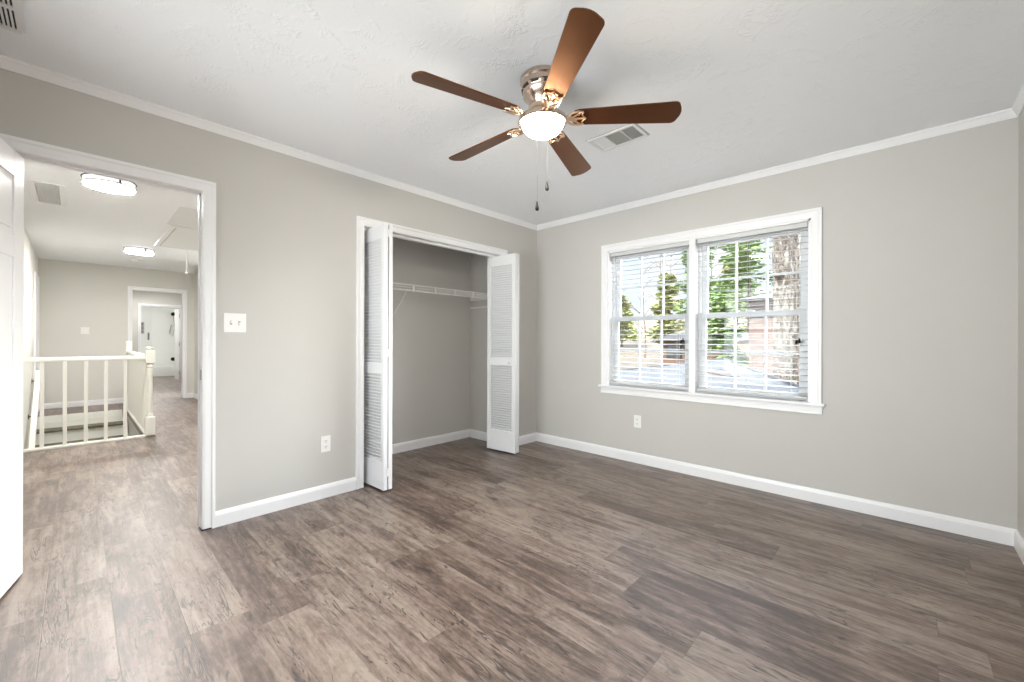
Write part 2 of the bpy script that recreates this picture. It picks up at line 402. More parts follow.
DY0, DY1, DZ = -3.825, -3.088, 2.020      # bedroom door opening in the wall
KY0, KY1, KZ = -2.072, -.556, 2.020       # closet opening
b = B()
b.box(-.115, 0, RY - .1, DY0 - .018, 0, CH); b.box(-.115, 0, DY0 - .018, DY1 + .018, DZ + .018, CH)
b.box(-.115, 0, DY1 + .018, KY0 - .018, 0, CH); b.box(-.115, 0, KY0 - .018, KY1 + .018, KZ + .018, CH); b.box(-.115, 0, KY1 + .018, 0, 0, CH)
struct(b, 'wall_left', WALL, 'greige wall holding the bedroom doorway and the closet opening', 'wall')
WX0, WX1, WZ0, WZ1 = .918, 2.554, .702, 2.016
b = B()
b.box(-.90, WX0, 0, .14, 0, CH); b.box(WX1, RX + .1, 0, .14, 0, CH); b.box(WX0, WX1, 0, .14, 0, WZ0 - .02); b.box(WX0, WX1, 0, .14, WZ1, CH)
struct(b, 'wall_window', WALL, 'greige wall around the double window', 'wall')
b = B()
for (y0, y1, z0, z1) in ((RY - .1, -3.0, 0, CH), (-1.1, 0, 0, CH), (-3.0, -1.1, 0, .5), (-3.0, -1.1, 2.15, CH)): b.box(RX, RX + .1, y0, y1, z0, z1)
struct(b, 'wall_right', WALL, 'greige wall meeting the window wall at the far right corner', 'wall')
b = B()
for (x0, x1, z0, z1) in ((0, .6, 0, CH), (2.9, RX, 0, CH), (.6, 2.9, 0, .5), (.6, 2.9, 2.15, CH)): b.box(x0, x1, RY - .1, RY, z0, z1)
struct(b, 'wall_rear', WALL, 'greige wall behind the viewer with an added window', 'wall')
# closet shell
b = B().box(-.78, -.68, -2.36, -.30, 0, CH); struct(b, 'wall_closet_back', WALL, 'greige back wall of the closet', 'wall')
b = B().box(-.68, -.115, -.40, -.30, 0, CH); b.box(-.90, -.78, -2.4, 0, 0, CH)
struct(b, 'wall_closet_side', WALL, 'greige end wall of the closet at its window end', 'wall')
b = B().box(-.68, -.115, -2.36, -2.26, 0, CH); struct(b, 'wall_closet_near', WALL, 'greige end wall of the closet at its doorway end', 'wall')
# hall shell
FY0, FY1, FZ = -2.905, -2.185, 2.035     # doorway in the far hall wall
b = B().box(-7.22, -7.1, -4.12, FY0 - .018, 0, CH); b.box(-7.22, -7.1, FY0 - .018, FY1 + .018, FZ + .018, CH); b.box(-7.22, -7.1, FY1 + .018, -1.9, 0, CH)
struct(b, 'wall_hall_far', HALLW, 'beige far wall of the hall beyond the stair railing', 'wall')
b = B().box(-7.1, -.115, -4.12, -4.02, -3.0, CH); struct(b, 'wall_hall_left', HALLW, 'beige hall wall beside the stair opening', 'wall')
b = B().box(-7.1, -.90, -2.0, -1.9, 0, CH); struct(b, 'wall_hall_right', HALLW, 'beige hall wall opposite the stairs', 'wall')
b = B().box(-11.5, -7.22, -3.6, -3.5, 0, CH); b.box(-11.5, -7.22, -1.3, -1.2, 0, CH)
struct(b, 'wall_passage', HALLW, 'beige walls of the passage beyond the far doorway', 'wall')
BY0, BY1 = -2.43, -1.60
b = B().box(-11.62, -11.5, -3.6, BY0 - .018, 0, CH); b.box(-11.62, -11.5, BY1 + .018, -1.2, 0, CH); b.box(-11.62, -11.5, BY0 - .018, BY1 + .018, 2.04, CH)
struct(b, 'wall_passage_end', HALLW, 'beige wall around the bathroom doorway at the very end', 'wall')
b = B().box(-14.4, -14.3, -3.0, -1.0, 0, CH); b.box(-14.3, -11.62, -3.0, -2.9, 0, CH); b.box(-14.3, -11.62, -1.1, -1.0, 0, CH)
struct(b, 'wall_bathroom', BATH, 'white bathroom walls seen through both far doorways', 'wall')
# stairwell lower walls
b = B().box(SX0 - .1, SX1 + .1, SY1, SY1 + .1, -3.0, -.12); b.box(SX1, SX1 + .1, SY0, SY1, -3.0, -.12); b.box(SX0 - .1, SX1 + .1, SY0 - .1, SY1 + .1, -3.1, -3.0)
struct(b, 'wall_stairwell', HALLW, 'beige sides of the stairwell below the hall floor', 'wall')

b = B().box(-1.0, RX + 1.0, RY - 1.3, RY - .1, CH + .02, CH + .15); struct(b, 'sun_block_slab', OUTW, 'added unseen slab that keeps the sun out of the rear window', 'sun_blocker')  # added out of view to block sun from the rear window
# baseboards, crown
zu = (0, 0, 1)
b = B().sweep(BASE, (0, DY1 + .064, 0), (0, KY0 - .066, 0), (1, 0, 0), zu); b.sweep(BASE, (0, KY1 + .066, 0), (0, 0, 0), (1, 0, 0), zu, 0, -1)
struct(b, 'baseboard_left', TRIM, 'white baseboard along the doorway and closet wall', 'baseboard')
b = B().sweep(BASE, (0, 0, 0), (RX, 0, 0), (0, -1, 0), zu, 1, -1); struct(b, 'baseboard_window', TRIM, 'white baseboard under the window', 'baseboard')
b = B().sweep(BASE, (RX, 0, 0), (RX, RY, 0), (-1, 0, 0), zu, 1, -1); struct(b, 'baseboard_right', TRIM, 'white baseboard at the far right wall', 'baseboard')
b = B().sweep(BASE, (-.68, -2.26, 0), (-.68, -.40, 0), (1, 0, 0), zu, 0, -1); b.sweep(BASE, (-.68, -.40, 0), (-.115, -.40, 0), (0, -1, 0), zu, 1, 0)
struct(b, 'baseboard_closet', TRIM, 'white baseboard inside the closet', 'baseboard')
b = B().sweep(BASE, (-7.1, -4.02, 0), (-7.1, FY0 - .066, 0), (1, 0, 0), zu); b.sweep(BASE, (-7.1, FY1 + .066, 0), (-7.1, -2.0, 0), (1, 0, 0), zu, 0, -1)
b.sweep(BASE, (-7.1, -2.0, 0), (-.9, -2.0, 0), (0, -1, 0), zu, 1, 0)
struct(b, 'baseboard_hall', TRIM, 'white baseboard at the foot of the far hall walls', 'baseboard')
b = B().sweep(CROWN, (0, RY, CH), (0, 0, CH), (1, 0, 0), zu, 0, -1); struct(b, 'trim_1', TRIM, 'white crown moulding above the doorway and closet', 'crown moulding')
b = B().sweep(CROWN, (0, 0, CH), (RX, 0, CH), (0, -1, 0), zu, 1, -1); struct(b, 'trim_2', TRIM, 'white crown moulding above the window', 'crown moulding')
b = B().sweep(CROWN, (RX, 0, CH), (RX, RY, CH), (-1, 0, 0), zu, 1, 0); struct(b, 'trim_3', TRIM, 'white crown moulding on the far right wall', 'crown moulding')

def opening_trim(name, label, x_face, nx, y0, y1, z, x_back):
    """jamb lining + casing of an opening in a wall lying along y; casing on face x_face whose normal is nx"""
    o = frame(name, label, 'door casing', (x_face, (y0 + y1) / 2, 0)); L = Matrix.Translation((-x_face, -(y0 + y1) / 2, 0))
    t = .018; a, c = sorted((x_face, x_back))
    j = B().box(a, c, y0 - t, y0, 0, z).box(a, c, y1, y1 + t, 0, z).box(a, c, y0 - t, y1 + t, z, z + t).move(L)
    j.done('jamb', TRIM, o, bevel=.002)
    n = (nx, 0, 0); k = B(); rv = 0.002
    k.sweep(CASING, (x_face, y0 - rv, 0), (x_face, y0 - rv, z + rv), (0, -1, 0), n, 0, 1)
    k.sweep(CASING, (x_face, y1 + rv, 0), (x_face, y1 + rv, z + rv), (0, 1, 0), n, 0, 1)
    k.sweep(CASING, (x_face, y0 - rv, z + rv), (x_face, y1 + rv, z + rv), (0, 0, 1), n, -1, 1)
    k.move(L).done('casing', TRIM, o)
    return o, L
o, L = opening_trim('trim_4', 'white casing around the bedroom doorway into the hall', 0, 1, DY0, DY1, DZ, -.115)
B().box(-.062, -.048, DY1 - .010, DY1, 0, DZ - .0).box(-.062, -.048, DY0, DY0 + .010, 0, DZ).box(-.062, -.048, DY0, DY1, DZ - .010, DZ).move(L).done('door_stop', TRIM, o)
sp = B().box(-.045, -.012, DY1 - .0025, DY1, .895, .955).move(L).done('strike_plate', STEEL, o); tag(sp, 'dark steel strike plate on the latch side jamb')
B().box(-.115, .016, DY1 - .004, DY1 + .062, 0, .008).move(L).done('floor_gap', RUBBER, o)
opening_trim('trim_5', 'white casing around the closet opening', 0, 1, KY0, KY1, KZ, -.115)
opening_trim('trim_6', 'white casing around the far hall doorway', -7.1, 1, FY0, FY1, FZ, -7.22)
opening_trim('trim_7', 'white casing around the bathroom doorway at the end', -11.5, 1, BY0, BY1, 2.022, -11.62)
# casing of a door in the hall's stair-side wall (seen edge on)
o = frame('trim_8', 'white door casing seen edge on in the wall beside the stairs', 'door casing', (-6.4, -4.02, 0)); L = Matrix.Translation((6.4, 4.02, 0))
k = B()
for xx, u in ((-6.78, -1), (-6.02, 1)): k.sweep(CASING, (xx, -4.02, 0), (xx, -4.02, 2.04), (u, 0, 0), (0, 1, 0), 0, 1)
k.sweep(CASING, (-6.78, -4.02, 2.04), (-6.02, -4.02, 2.04), (0, 0, 1), (0, 1, 0), -1, 1)
k.move(L).done('casing', TRIM, o)
B().box(-6.78, -6.02, -4.02, -4.012, 0, 2.04).move(L).done('door_panel', TRIM, o)

# ------------------------------------------------------------------ bedroom door leaf, hinged at the doorway, swung into the room
DOORW = .745
dr = frame('door_1', 'white six panel bedroom door standing open at the edge of the view', 'door', (-.045, -3.795, .012))
dr.rotation_euler = (0, 0, R(-11.8))
def six_panel(parent, W_, H_, T_):
    b = B(); st = .11; rails = [(0, .24), (.80, .93), (1.50, 1.60), (H_ - .12, H_)]
    b.box(0, W_, -T_ / 2 + .007, T_ / 2 - .007, 0, H_)
    for s in (-1, 1):
        y0, y1 = (T_ / 2 - .008, T_ / 2) if s > 0 else (-T_ / 2, -T_ / 2 + .008)
        b.box(0, st, y0, y1, 0, H_); b.box(W_ - st, W_, y0, y1, 0, H_); b.box(W_ / 2 - .05, W_ / 2 + .05, y0, y1, 0, H_)
        for z0, z1 in rails: b.box(st, W_ / 2 - .05, y0, y1, z0, z1); b.box(W_ / 2 + .05, W_ - st, y0, y1, z0, z1)
        for (z0, z1), (z2, z3) in zip(rails, rails[1:]):
            for xa, xb in ((st, W_ / 2 - .05), (W_ / 2 + .05, W_ - st)):
                b.box(xa + .03, xb - .03, y0, y1 - .001 if s > 0 else y1, z1 + .03, z2 - .03)
    return b.done('door_leaf', TRIM, parent, bevel=.003)
six_panel(dr, DOORW, 1.995, .035)
for z in (.22, 1.0, 1.78):
    B().lathe([(.006, -.045), (.006, .045)], 10, c=(-.004, -.020, z)).done('hinge', STEEL, dr, smooth=True)
for s in (-1, 1):
    kb = B().lathe([(.0, 0), (.028, 0), (.028, .006), (.011, .010), (.011, .03), (.026, .042), (.026, .052), (.012, .062), (0, .063)], 20)
    kb.move(Matrix.Translation((DOORW - .065, s * .0175, .93)) @ Matrix.Rotation(R(-90 * s), 4, 'X')); kb.done('door_knob', STEEL, dr, smooth=True)

# ------------------------------------------------------------------ window
def make_window():
    o = frame('window_1', 'white double window with two double hung sashes in the greige wall', 'window', ((WX0 + WX1) / 2, 0, WZ0)); cx = (WX0 + WX1) / 2
    L = Matrix.Translation((-cx, 0, -WZ0))
    k = B(); n = (0, -1, 0); W68 = [(a * 1.03, c) for a, c in CASING]
    k.sweep(W68, (WX0, 0, WZ0), (WX0, 0, WZ1), (-1, 0, 0), n, 0, 1); k.sweep(W68, (WX1, 0, WZ0), (WX1, 0, WZ1), (1, 0, 0), n, 0, 1)
    k.sweep(W68, (WX0, 0, WZ1), (WX1, 0, WZ1), (0, 0, 1), n, -1, 1); k.move(L).done('casing', TRIM, o)
    B().box(WX0 - .085, WX1 + .085, -.036, .0, WZ0 - .020, WZ0).box(WX0, WX1, 0, .14, WZ0 - .020, WZ0).move(L).done('stool', TRIM, o, bevel=.004)
    B().sweep([(0, 0), (0, .010), (-.012, .013), (-.040, .013), (-.050, .016), (-.058, .016), (-.058, 0)], (WX0 - .068, 0, WZ0 - .020), (WX1 + .068, 0, WZ0 - .020), (0, 0, 1), n).move(L).done('apron', TRIM, o)
    f = B(); t = .016
    f.box(WX0, WX0 + t, 0, .14, WZ0, WZ1).box(WX1 - t, WX1, 0, .14, WZ0, WZ1).box(WX0, WX1, 0, .14, WZ1 - t, WZ1)
    f.move(L).done('window_jamb', TRIM, o)
    MX0, MX1 = 1.704, 1.758
    B().box(MX0, MX1, -.010, .14, WZ0, WZ1 - t).move(L).done('mullion', TRIM, o, bevel=.003)
    for (x0, x1) in ((WX0 + t, MX0), (MX1, WX1 - t)):
        zt, zm = WZ1 - t, 1.352
        tr = B()
        for xa, xb in ((x0, x0 + .022), (x1 - .022, x1)): tr.box(xa, xb, .062, .138, WZ0, zt)
        tr.box(x0, x1, .062, .138, zt - .022, zt); tr.move(L).done('window_track', VINYL, o)
        a, c = x0 + .022, x1 - .022
        for nm, y0, y1, z0, z1 in (('upper_sash', .104, .132, zm - .018, zt - .022), ('lower_sash', .068, .096, WZ0 + .002, zm + .020)):
            s = B(); st = .040; rb = .048 if nm == 'lower_sash' else .036; rt = .036
            s.box(a, a + st, y0, y1, z0, z1).box(c - st, c, y0, y1, z0, z1).box(a + st, c - st, y0, y1, z0, z0 + rb).box(a + st, c - st, y0, y1, z1 - rt, z1)
            so = s.move(L).done(nm, VINYL, o, bevel=.003)
            gx0, gx1, gz0, gz1 = a + st, c - st, z0 + rb, z1 - rt; ym = (y0 + y1) / 2
            m = B()
            for q in (1, 2): xm = gx0 + (gx1 - gx0) * q / 3; m.box(xm - .008, xm + .008, ym - .008, ym + .008, gz0, gz1)
            zmid = (gz0 + gz1) / 2; m.box(gx0, gx1, ym - .0078, ym + .0078, zmid - .008, zmid + .008)
            m.move(L).done('muntin', VINYL, so)
            B().box(gx0, gx1, ym - .002, ym + .002, gz0, gz1).move(L).done('pane', GLASS, so)
        lk = B().box((a + c) / 2 - .03, (a + c) / 2 + .03, .074, .094, zm + .020, zm + .034).move(L).done('sash_lock', VINYL, o, bevel=.003)
    return MX0, MX1
MX0, MX1 = make_window()

def blind(x0, x1, label):
    zt = WZ1 - .017; t = thing('window_blind', ((x0 + x1) / 2, .033, zt), label, 'blind', 'white slatted blinds in the double window')
    w = x1 - x0 - .012; h = w / 2
    B().box(-h, h, -.022, .026, -.036, 0).done('headrail', BLIND, t, bevel=.003)
    s = B(); pitch = .0440; z = -.055; zb = WZ0 - zt + .030; n = 0
    while z > zb + .02:
        M = Matrix.Translation((0, 0, z)) @ Matrix.Rotation(R(4), 4, 'X')
        s.box(-h, h, -.0245, .0245, -.0011, .0011, M); z -= pitch; n += 1
    s.done('slats', BLIND, t)
    B().box(-h, h, -.025, .025, zb - .010, zb + .008).done('bottom_rail', BLIND, t, bevel=.003)
    c = B()
    for fx in (-h + .10, 0, h - .10):
        for y in (-.0255, .0255): c.tube([(fx, y, -.04), (fx, y, zb)], .0009, 5)
    c.done('ladder_cords', BLIND, t)
    p = B()
    for k, (fx, ln) in enumerate(((h - .062, .86), (h - .046, .85))): p.tube([(fx, -.030, -.05), (fx, -.030, -ln + .01)], .0010, 5)
    cd = p.done('pull_cord', BLIND, t)
    q = B()
    for fx, ln in ((h - .062, .86), (h - .046, .85)): q.lathe([(0, .012), (.004, .011), (.009, -.010), (.008, -.022), (0, -.024)], 12, c=(fx, -.031, -ln))
    tag(q.done('cord_tassel', BLACK, cd, smooth=True), 'small black tassels at the cord end')
    wd = B().tube([(-h + .05, -.034, -.05), (-h + .05, -.034, -.62)], .004, 8).done('tilt_wand', BLIND, t, smooth=True)
blind(WX0 + .016, MX0, 'white slatted blind over the window half nearer the closet, slats open')
blind(MX1, WX1 - .016, 'white slatted blind over the window half farther from the closet, slats open')

# added unseen window behind the camera, opening for the rear fill lamp
o = frame('added_window_2', 'added unseen window behind the viewer', 'window', (1.75, RY, .5))
f = B()
for x0, x1, z0, z1 in ((-1.15, -1.09, 0, 1.65), (1.09, 1.15, 0, 1.65), (-.03, .03, 0, 1.65), (-1.15, 1.15, 0, .06), (-1.15, 1.15, 1.59, 1.65), (-1.15, 1.15, .80, .84)): f.box(x0, x1, -.08, -.02, z0, z1)
f.done('window_frame', VINYL, o)
B().box(-1.09, 1.09, -.052, -.048, .06, 1.59).done('pane', GLASS, o)

o = frame('added_window_3', 'added unseen window in the wall to the right of the viewer', 'window', (RX, -2.05, .5))  # added unseen window, lets the side fill lamp in
f = B()
for y0, y1, z0, z1 in ((-.95, -.89, 0, 1.65), (.89, .95, 0, 1.65), (-.03, .03, 0, 1.65), (-.95, .95, 0, .06), (-.95, .95, 1.59, 1.65), (-.95, .95, .80, .84)): f.box(.02, .08, y0, y1, z0, z1)
f.done('window_frame', VINYL, o)
B().box(.048, .052, -.89, .89, .06, 1.59).done('pane', GLASS, o)

# ------------------------------------------------------------------ closet: bifold doors, wire shelf
LW, LT, LH = .370, .032, 1.995
def leaf_mesh():
    b = B(); st = .042; rails = [(0, .205), (.872, .950), (LH - .105, LH)]
    b.box(0, st, -LT / 2, LT / 2, 0, LH).box(LW - st, LW, -LT / 2, LT / 2, 0, LH)
    for z0, z1 in rails: b.box(st, LW - st, -LT / 2 + .001, LT / 2 - .001, z0, z1)
    l = B()
    for (a, z0), (z1, c) in zip(rails, rails[1:]):
        n = int(round((z1 - z0) / .0235)); p = (z1 - z0) / n
        for i in range(n):
            M = Matrix.Translation((LW / 2, 0, z0 + p * (i + .5))) @ Matrix.Rotation(R(-48), 4, 'X')
            l.box(-(LW / 2 - st), LW / 2 - st, -.0165, .0165, -.003, .003, M)
    return b, l
fb, lb = leaf_mesh()
lf = fb.done('leaf', LOUV, bevel=.0025); lv = lb.done('louvers', LOUV, lf)
def bifold(pivot, ang1, ang2, flip, label, knob, sep):
    """two leaves folded together: pivot end at the jamb, hinge edge out in the room"""
    t = thing('bifold_door', (pivot[0], pivot[1], .013), label, 'closet door', 'folded louvered closet doors')
    def put(loc, a, first):
        c = lf if first and not lf.parent else lf.copy()
        if c is not lf:
            COL.objects.link(c); d = lv.copy(); COL.objects.link(d); d.parent = c
        c.parent = t; c.location = loc; c.rotation_euler = (0, 0, a); return c
    a1, a2 = R(ang1), R(ang2)
    l1 = put((0, 0, 0), a1, not flip)
    tip = Vector((LW * math.cos(a1), LW * math.sin(a1), 0)); side = Vector((-math.sin(a1), math.cos(a1), 0)) * sep * (-1 if flip else 1)
    e = tip + side - Vector((math.cos(a2), math.sin(a2), 0)) * LW
    l2 = put(e, a2, False)
    for z in (.10, 1.0, 1.90):
        hm = B().box(-.001, .002, -.014, .014 + .0, 0, .06).move(Matrix.Translation(tip + side * .5 + Vector((.001, 0, z))) @ Matrix.Rotation(a1, 4, 'Z'))
        hm.done('hinge', LOUV, t)
    if knob:
        k = B().lathe([(.008, 0), (.008, .012), (.017, .020), (.019, .028), (.014, .035), (0, .037)], 20)
        s = -1
        k.move(Matrix.Translation(e + Vector((math.cos(a2), math.sin(a2), 0)) * (LW - .062) + Vector((math.sin(a2), -math.cos(a2), 0)) * (LT / 2) + Vector((0, 0, .912))) @ Matrix.Rotation(a2, 4, 'Z') @ Matrix.Rotation(R(90), 4, 'X'))
        k.done('knob', LOUV, t, smooth=True)
    return t
# left pair: first leaf faces the doorway side; right pair: leading leaf faces the camera
bifold((-.145, -2.024), 2.0, -0.4, False, 'white louvered bifold door folded at the end of the closet nearer the doorway', False, .041)
bifold((-.139, -.584), 5.0, 5.7, True, 'white louvered bifold door with a round knob, folded at the window end of the closet', True, .038)
B().box(-.075, -.045, KY0, KY1, KZ - .020, KZ).done('trim_9', TRIM)
tag(bpy.data.objects['trim_9'], 'white bifold track under the closet head', 'track', kind='structure')

ws = thing('wire_shelf', (-.68, -1.33, 1.665), 'white wire shelf with hanging lip across the closet back', 'shelf')
b = B(); y0, y1, dx = -.925, .925, .30
yy = y0
while yy <= y1: b.tube([(.004, yy, 0), (dx, yy, 0), (dx + .004, yy, -.004), (dx + .004, yy, -.055)], .0016, 4); yy += .0254
for xx in (.004, .15): b.tube([(xx, y0, -.003), (xx, y1, -.003)], .003, 6)
b.done('shelf_deck', WIRE, ws)
b = B().tube([(dx + .004, y0, 0), (dx + .004, y1, 0)], .0050, 8).tube([(dx + .004, y0, -.055), (dx + .004, y1, -.055)], .0050, 8); b.done('front_lip', WIRE, ws, smooth=True)
for yy in (-.12, -.78):
    B().tube([(dx + .002, yy, -.050), (.006, yy, -.32)], .0055, 8).box(0, .008, yy - .012, yy + .012, -.36, -.28).done('support_brace', WIRE, ws)
yy = -.80
while yy < .9:
    B().box(dx - .004, dx + .012, yy - .006, yy + .006, -.062, .006).done('lip_clip', WIRE, ws, bevel=.002); yy += .25
B().box(.01, dx + .012, y1 - .012, y1 + .004, -.066, .010).done('end_bracket', WIRE, ws, bevel=.003)
B().box(.0, .30, y1 - .004, y1 + .004, -.155, -.140).done('wall_strip', WIRE, ws, bevel=.002)

# ------------------------------------------------------------------ plates on the bedroom walls
sw = thing('light_switch', (0, -2.922, 1.242), 'white double toggle switch plate beside the bedroom doorway', 'light switch')
B().box(0, .006, -.060, .060, -.060, .060).done('plate', PLATE, sw, bevel=.003)
for y, a in ((-.022, 14), (.022, -14)):
    B().box(.0055, .0075, y - .006, y + .006, -.013, .013).done('slot', RECEP, sw)
    B().box(.006, .018, y - .004, y + .004, -.005, .005).move(Matrix.Translation((0, 0, .004 if a > 0 else -.004))).done('toggle', PLATE, sw, bevel=.001)
def outlet(name, loc, rz, label):
    t = thing(name, loc, label, 'outlet', rotz=rz)
    B().box(-.035, .035, -.006, 0, -.0575, .0575).done('plate', PLATE, t, bevel=.003)
    for z in (-.020, .020):
        r = B().lathe([(0, -.0078), (.0165, -.0078), (.0165, -.0055)], 18).move(Matrix.Translation((0, 0, z)) @ Matrix.Rotation(R(-90), 4, 'X') @ Matrix.Scale(-1, 4, (0, 0, 1)))
        rr = B().box(-.0165, .0165, -.0075, -.0055, z - .014, z + .014).done('receptacle', PLATE, t, bevel=.003); r.bm.free()
        s = B()
        for x in (-.006, .006): s.box(x - .0012, x + .0012, -.0082, -.0074, z - .001, z + .008)
        s.box(-.0025, .0025, -.0082, -.0074, z - .010, z - .005); s.done('slots', SLOT, rr)
    return t
outlet('wall_outlet', (1.236, 0, .386), 0, 'white wall outlet low under the window')
outlet('wall_outlet', (0, -2.362, .386), R(90), 'white wall outlet low between the doorway and the closet')

# ------------------------------------------------------------------ ceiling fan
FX, FY_, FZP = 1.726, -2.009, 2.243
fan = thing('ceiling_fan', (FX, FY_, CH), 'five blade dark wood ceiling fan with lit bowl and brushed metal motor', 'ceiling fan')
zz = FZP - CH
B().lathe([(.001, 0), (.108, 0), (.112, -.006), (.112, -.022), (.105, -.030), (.104, -.050), (.098, -.056), (.094, -.066), (.100, -.072), (.097, -.090), (.082, -.104), (.068, -.124), (.062, -.142), (.001, -.142)], 48).done('motor_housing', NICKEL, fan, smooth=True)
for k in range(10):
    B().box(.095, .1035, -.018, .018, -.064, -.054, Matrix.Rotation(2 * PI * k / 10, 4, 'Z')).done('vent_slot', SLOT, fan)
B().lathe([(.001, -.140), (.066, -.142), (.072, -.148), (.072, -.166), (.060, -.174), (.048, -.176), (.046, -.190), (.001, -.190)], 40).done('flywheel_hub', BRASS, fan, smooth=True)
B().lathe([(.001, -.186), (.060, -.188), (.106, -.194), (.119, -.202), (.121, -.222), (.116, -.227), (.111, -.225), (.001, -.222)], 48).done('light_fitter', NICKEL, fan, smooth=True)
bp = [(.102, -.219)] + [(.104 * math.cos(t), -.223 - .062 * math.sin(t)) for t in [R(x) for x in range(0, 90, 9)]] + [(0, -.285)]
B().lathe([(.001, -.219)] + bp, 48).done('lamp_bowl', BOWLM, fan, smooth=True)
PH, PITCH, RT = R(36.16), R(-13.5), .659
TW = [(-1, 1.5), (-2, 3.0), (3.0, 2.0), (1.5, -.5), (-.5, -2)]   # per blade: turn, droop in degrees
def blade_outline():
    r0, r1 = .140, RT; w0, w1 = .049, .066; pts = []
    for k in range(7):                                 # rounded root
        t = R(90 + 180 * k / 6); pts.append((r0 + .040 + .040 * math.cos(t), w0 * math.sin(t)))
    c = .026
    for k in range(5): t = R(-90 + 70 * k / 4); pts.append((r1 - c - .012 + c * math.cos(t), -w1 + c + c * math.sin(t)))
    for k in range(1, 6): s = -1 + 2 * k / 6; pts.append((r1 - .0 - .010 * s * s, (w1 - c) * s))
    for k in range(5): t = R(20 + 70 * k / 4); pts.append((r1 - c - .012 + c * math.cos(t), w1 - c + c * math.sin(t)))
    return pts
bl0 = None; ir0 = None
for k in range(5):
    tw, dr_ = TW[k]; A = PH + k * 2 * PI / 5 + R(tw)
    M = Matrix.Rotation(A, 4, 'Z') @ Matrix.Rotation(R(dr_), 4, 'Y') @ Matrix.Rotation(PITCH, 4, 'X')
    if k == 0:
        bl = B().poly(blade_outline(), .007).done('blade', BLADE, fan, bevel=.002); bl0 = bl
        q = B(); zb = -.010
        q.box(.055, .120, -.010, .010, zb - .006, zb + .002)
        q.tube([(.110, 0, zb), (.130, 0, zb), (.212, 0, zb + .002)], [.008, .006, .004], 8)
        for s in (-1, 1):
            q.tube([(.112, 0, zb), (.124, s * .018, zb), (.145, s * .036, zb), (.176, s * .044, zb + .002), (.202, s * .040, zb + .002)], [.006, .006, .005, .0045, .0035], 8)
            q.tube([(.130, s * .004, zb), (.155, s * .014, zb), (.176, s * .028, zb), (.192, s * .041, zb + .001)], [.004, .004, .004, .003], 8)
            q.tube([(.202, s * .040, zb + .001), (.194, s * .026, zb), (.200, s * .012, zb), (.213, 0, zb)], .0034, 8)
            q.lathe([(0, -.006), (.006, -.004), (.006, 0)], 10, c=(.178, s * .030, zb - .001))
        q.lathe([(0, -.006), (.007, -.004), (.007, 0)], 10, c=(.165, 0, zb - .003))
        ir = q.done('blade_iron', BRASS, fan, smooth=True); ir0 = ir
    else:
        bl = bl0.copy(); ir = ir0.copy(); COL.objects.link(bl); COL.objects.link(ir); bl.parent = fan; ir.parent = fan
    for o_ in (bl, ir):
        o_.matrix_local = Matrix.Translation((0, 0, zz)) @ M
fd = Vector((-math.sin(R(43.445)), math.cos(R(43.445)), 0)); rd = Vector((fd.y, -fd.x, 0))
for off_r, off_f, zfob in ((.034, .122, 1.955), (-.018, .124, 1.850)):
    p = fd * off_f + rd * off_r; zf = zfob - CH
    ch = B(); ch.tube([(p.x * .95, p.y * .95, -.205), (p.x, p.y, -.23), (p.x, p.y, zf + .02)], .0006, 6); cho = ch.done('pull_chain', CHAIN, fan)
    B().lathe([(0, .026), (.004, .024), (.005, .012), (.009, -.008), (.010, -.020), (.006, -.026), (0, -.027)], 14, c=(p.x, p.y, zf)).done('fob', BLACK, cho, smooth=True)

# ------------------------------------------------------------------ ceiling vents in the bedroom
rg = thing('ceiling_register', (1.700, -1.222, CH), 'white three section air register in the ceiling beyond the fan', 'air vent')
B().box(-.165, .165, -.100, -.080, -.010, 0).box(-.165, .165, .080, .100, -.010, 0).box(-.165, -.145, -.08, .08, -.010, 0).box(.145, .165, -.08, .08, -.010, 0).box(-.052, -.044, -.08, .08, -.010, 0).box(.058, .066, -.08, .08, -.010, 0).done('frame', GRILLE, rg, bevel=.003)
B().box(-.150, .150, -.085, .085, -.001, -.0003).done('duct_back', DUCT, rg)
for nm, x0, x1, tilt, mt in (('near_louvers', -.145, -.052, 4, GRILLE), ('middle_louvers', -.044, .058, 12, GRILLE_G), ('far_louvers', .066, .145, -50, GRILLE)):
    l = B(); n = 11
    for i in range(n):
        y = -.08 + .16 * (i + .5) / n
        if nm == 'far_louvers':
            break
        l.box(x0, x1, -.0075, .0075, -.0007, .0007, Matrix.Translation((0, y, -.006)) @ Matrix.Rotation(R(tilt), 4, 'X'))
    if nm == 'far_louvers':
        for i in range(7):
            x = x0 + (x1 - x0) * (i + .5) / 7
            l.box(-.0065, .0065, -.08, .08, -.0007, .0007, Matrix.Translation((x, 0, -.006)) @ Matrix.Rotation(R(48), 4, 'Y'))
    l.done(nm, mt, rg)
B().box(-.172, .172, -.104, .104, -.0014, -.0004).done('frame_shadow', GRILLE_G, rg)  # grey sheet standing in for the shadow line round the frame

gr = thing('return_grille', (.33 + .26, -3.765 - .2, CH), 'white stamped grille with dark slots above the bedroom door', 'air vent')
B().box(-.27, .25, -.2, .2, -.0012, -.0002).done('duct_back', DUCT, gr)
g_ = B(); x0, y1 = -.26, .188
g_.box(-.285, x0, -.2, .2, -.008, 0).box(.235, .26, -.2, .2, -.008, 0).box(x0, .235, .188, .212, -.008, 0).box(x0, .235, -.212, -.188, -.008, 0)
for xx in (-.26 + .152, -.26 + .327): g_.box(xx, xx + .022, -.188, .188, -.008, -.001)
y = .188 - .0065
while y > -.19: g_.box(x0, .235, y - .0063, y, -.007, -.001); y -= .0125
g_.done('slotted_face', GRILLE, gr)

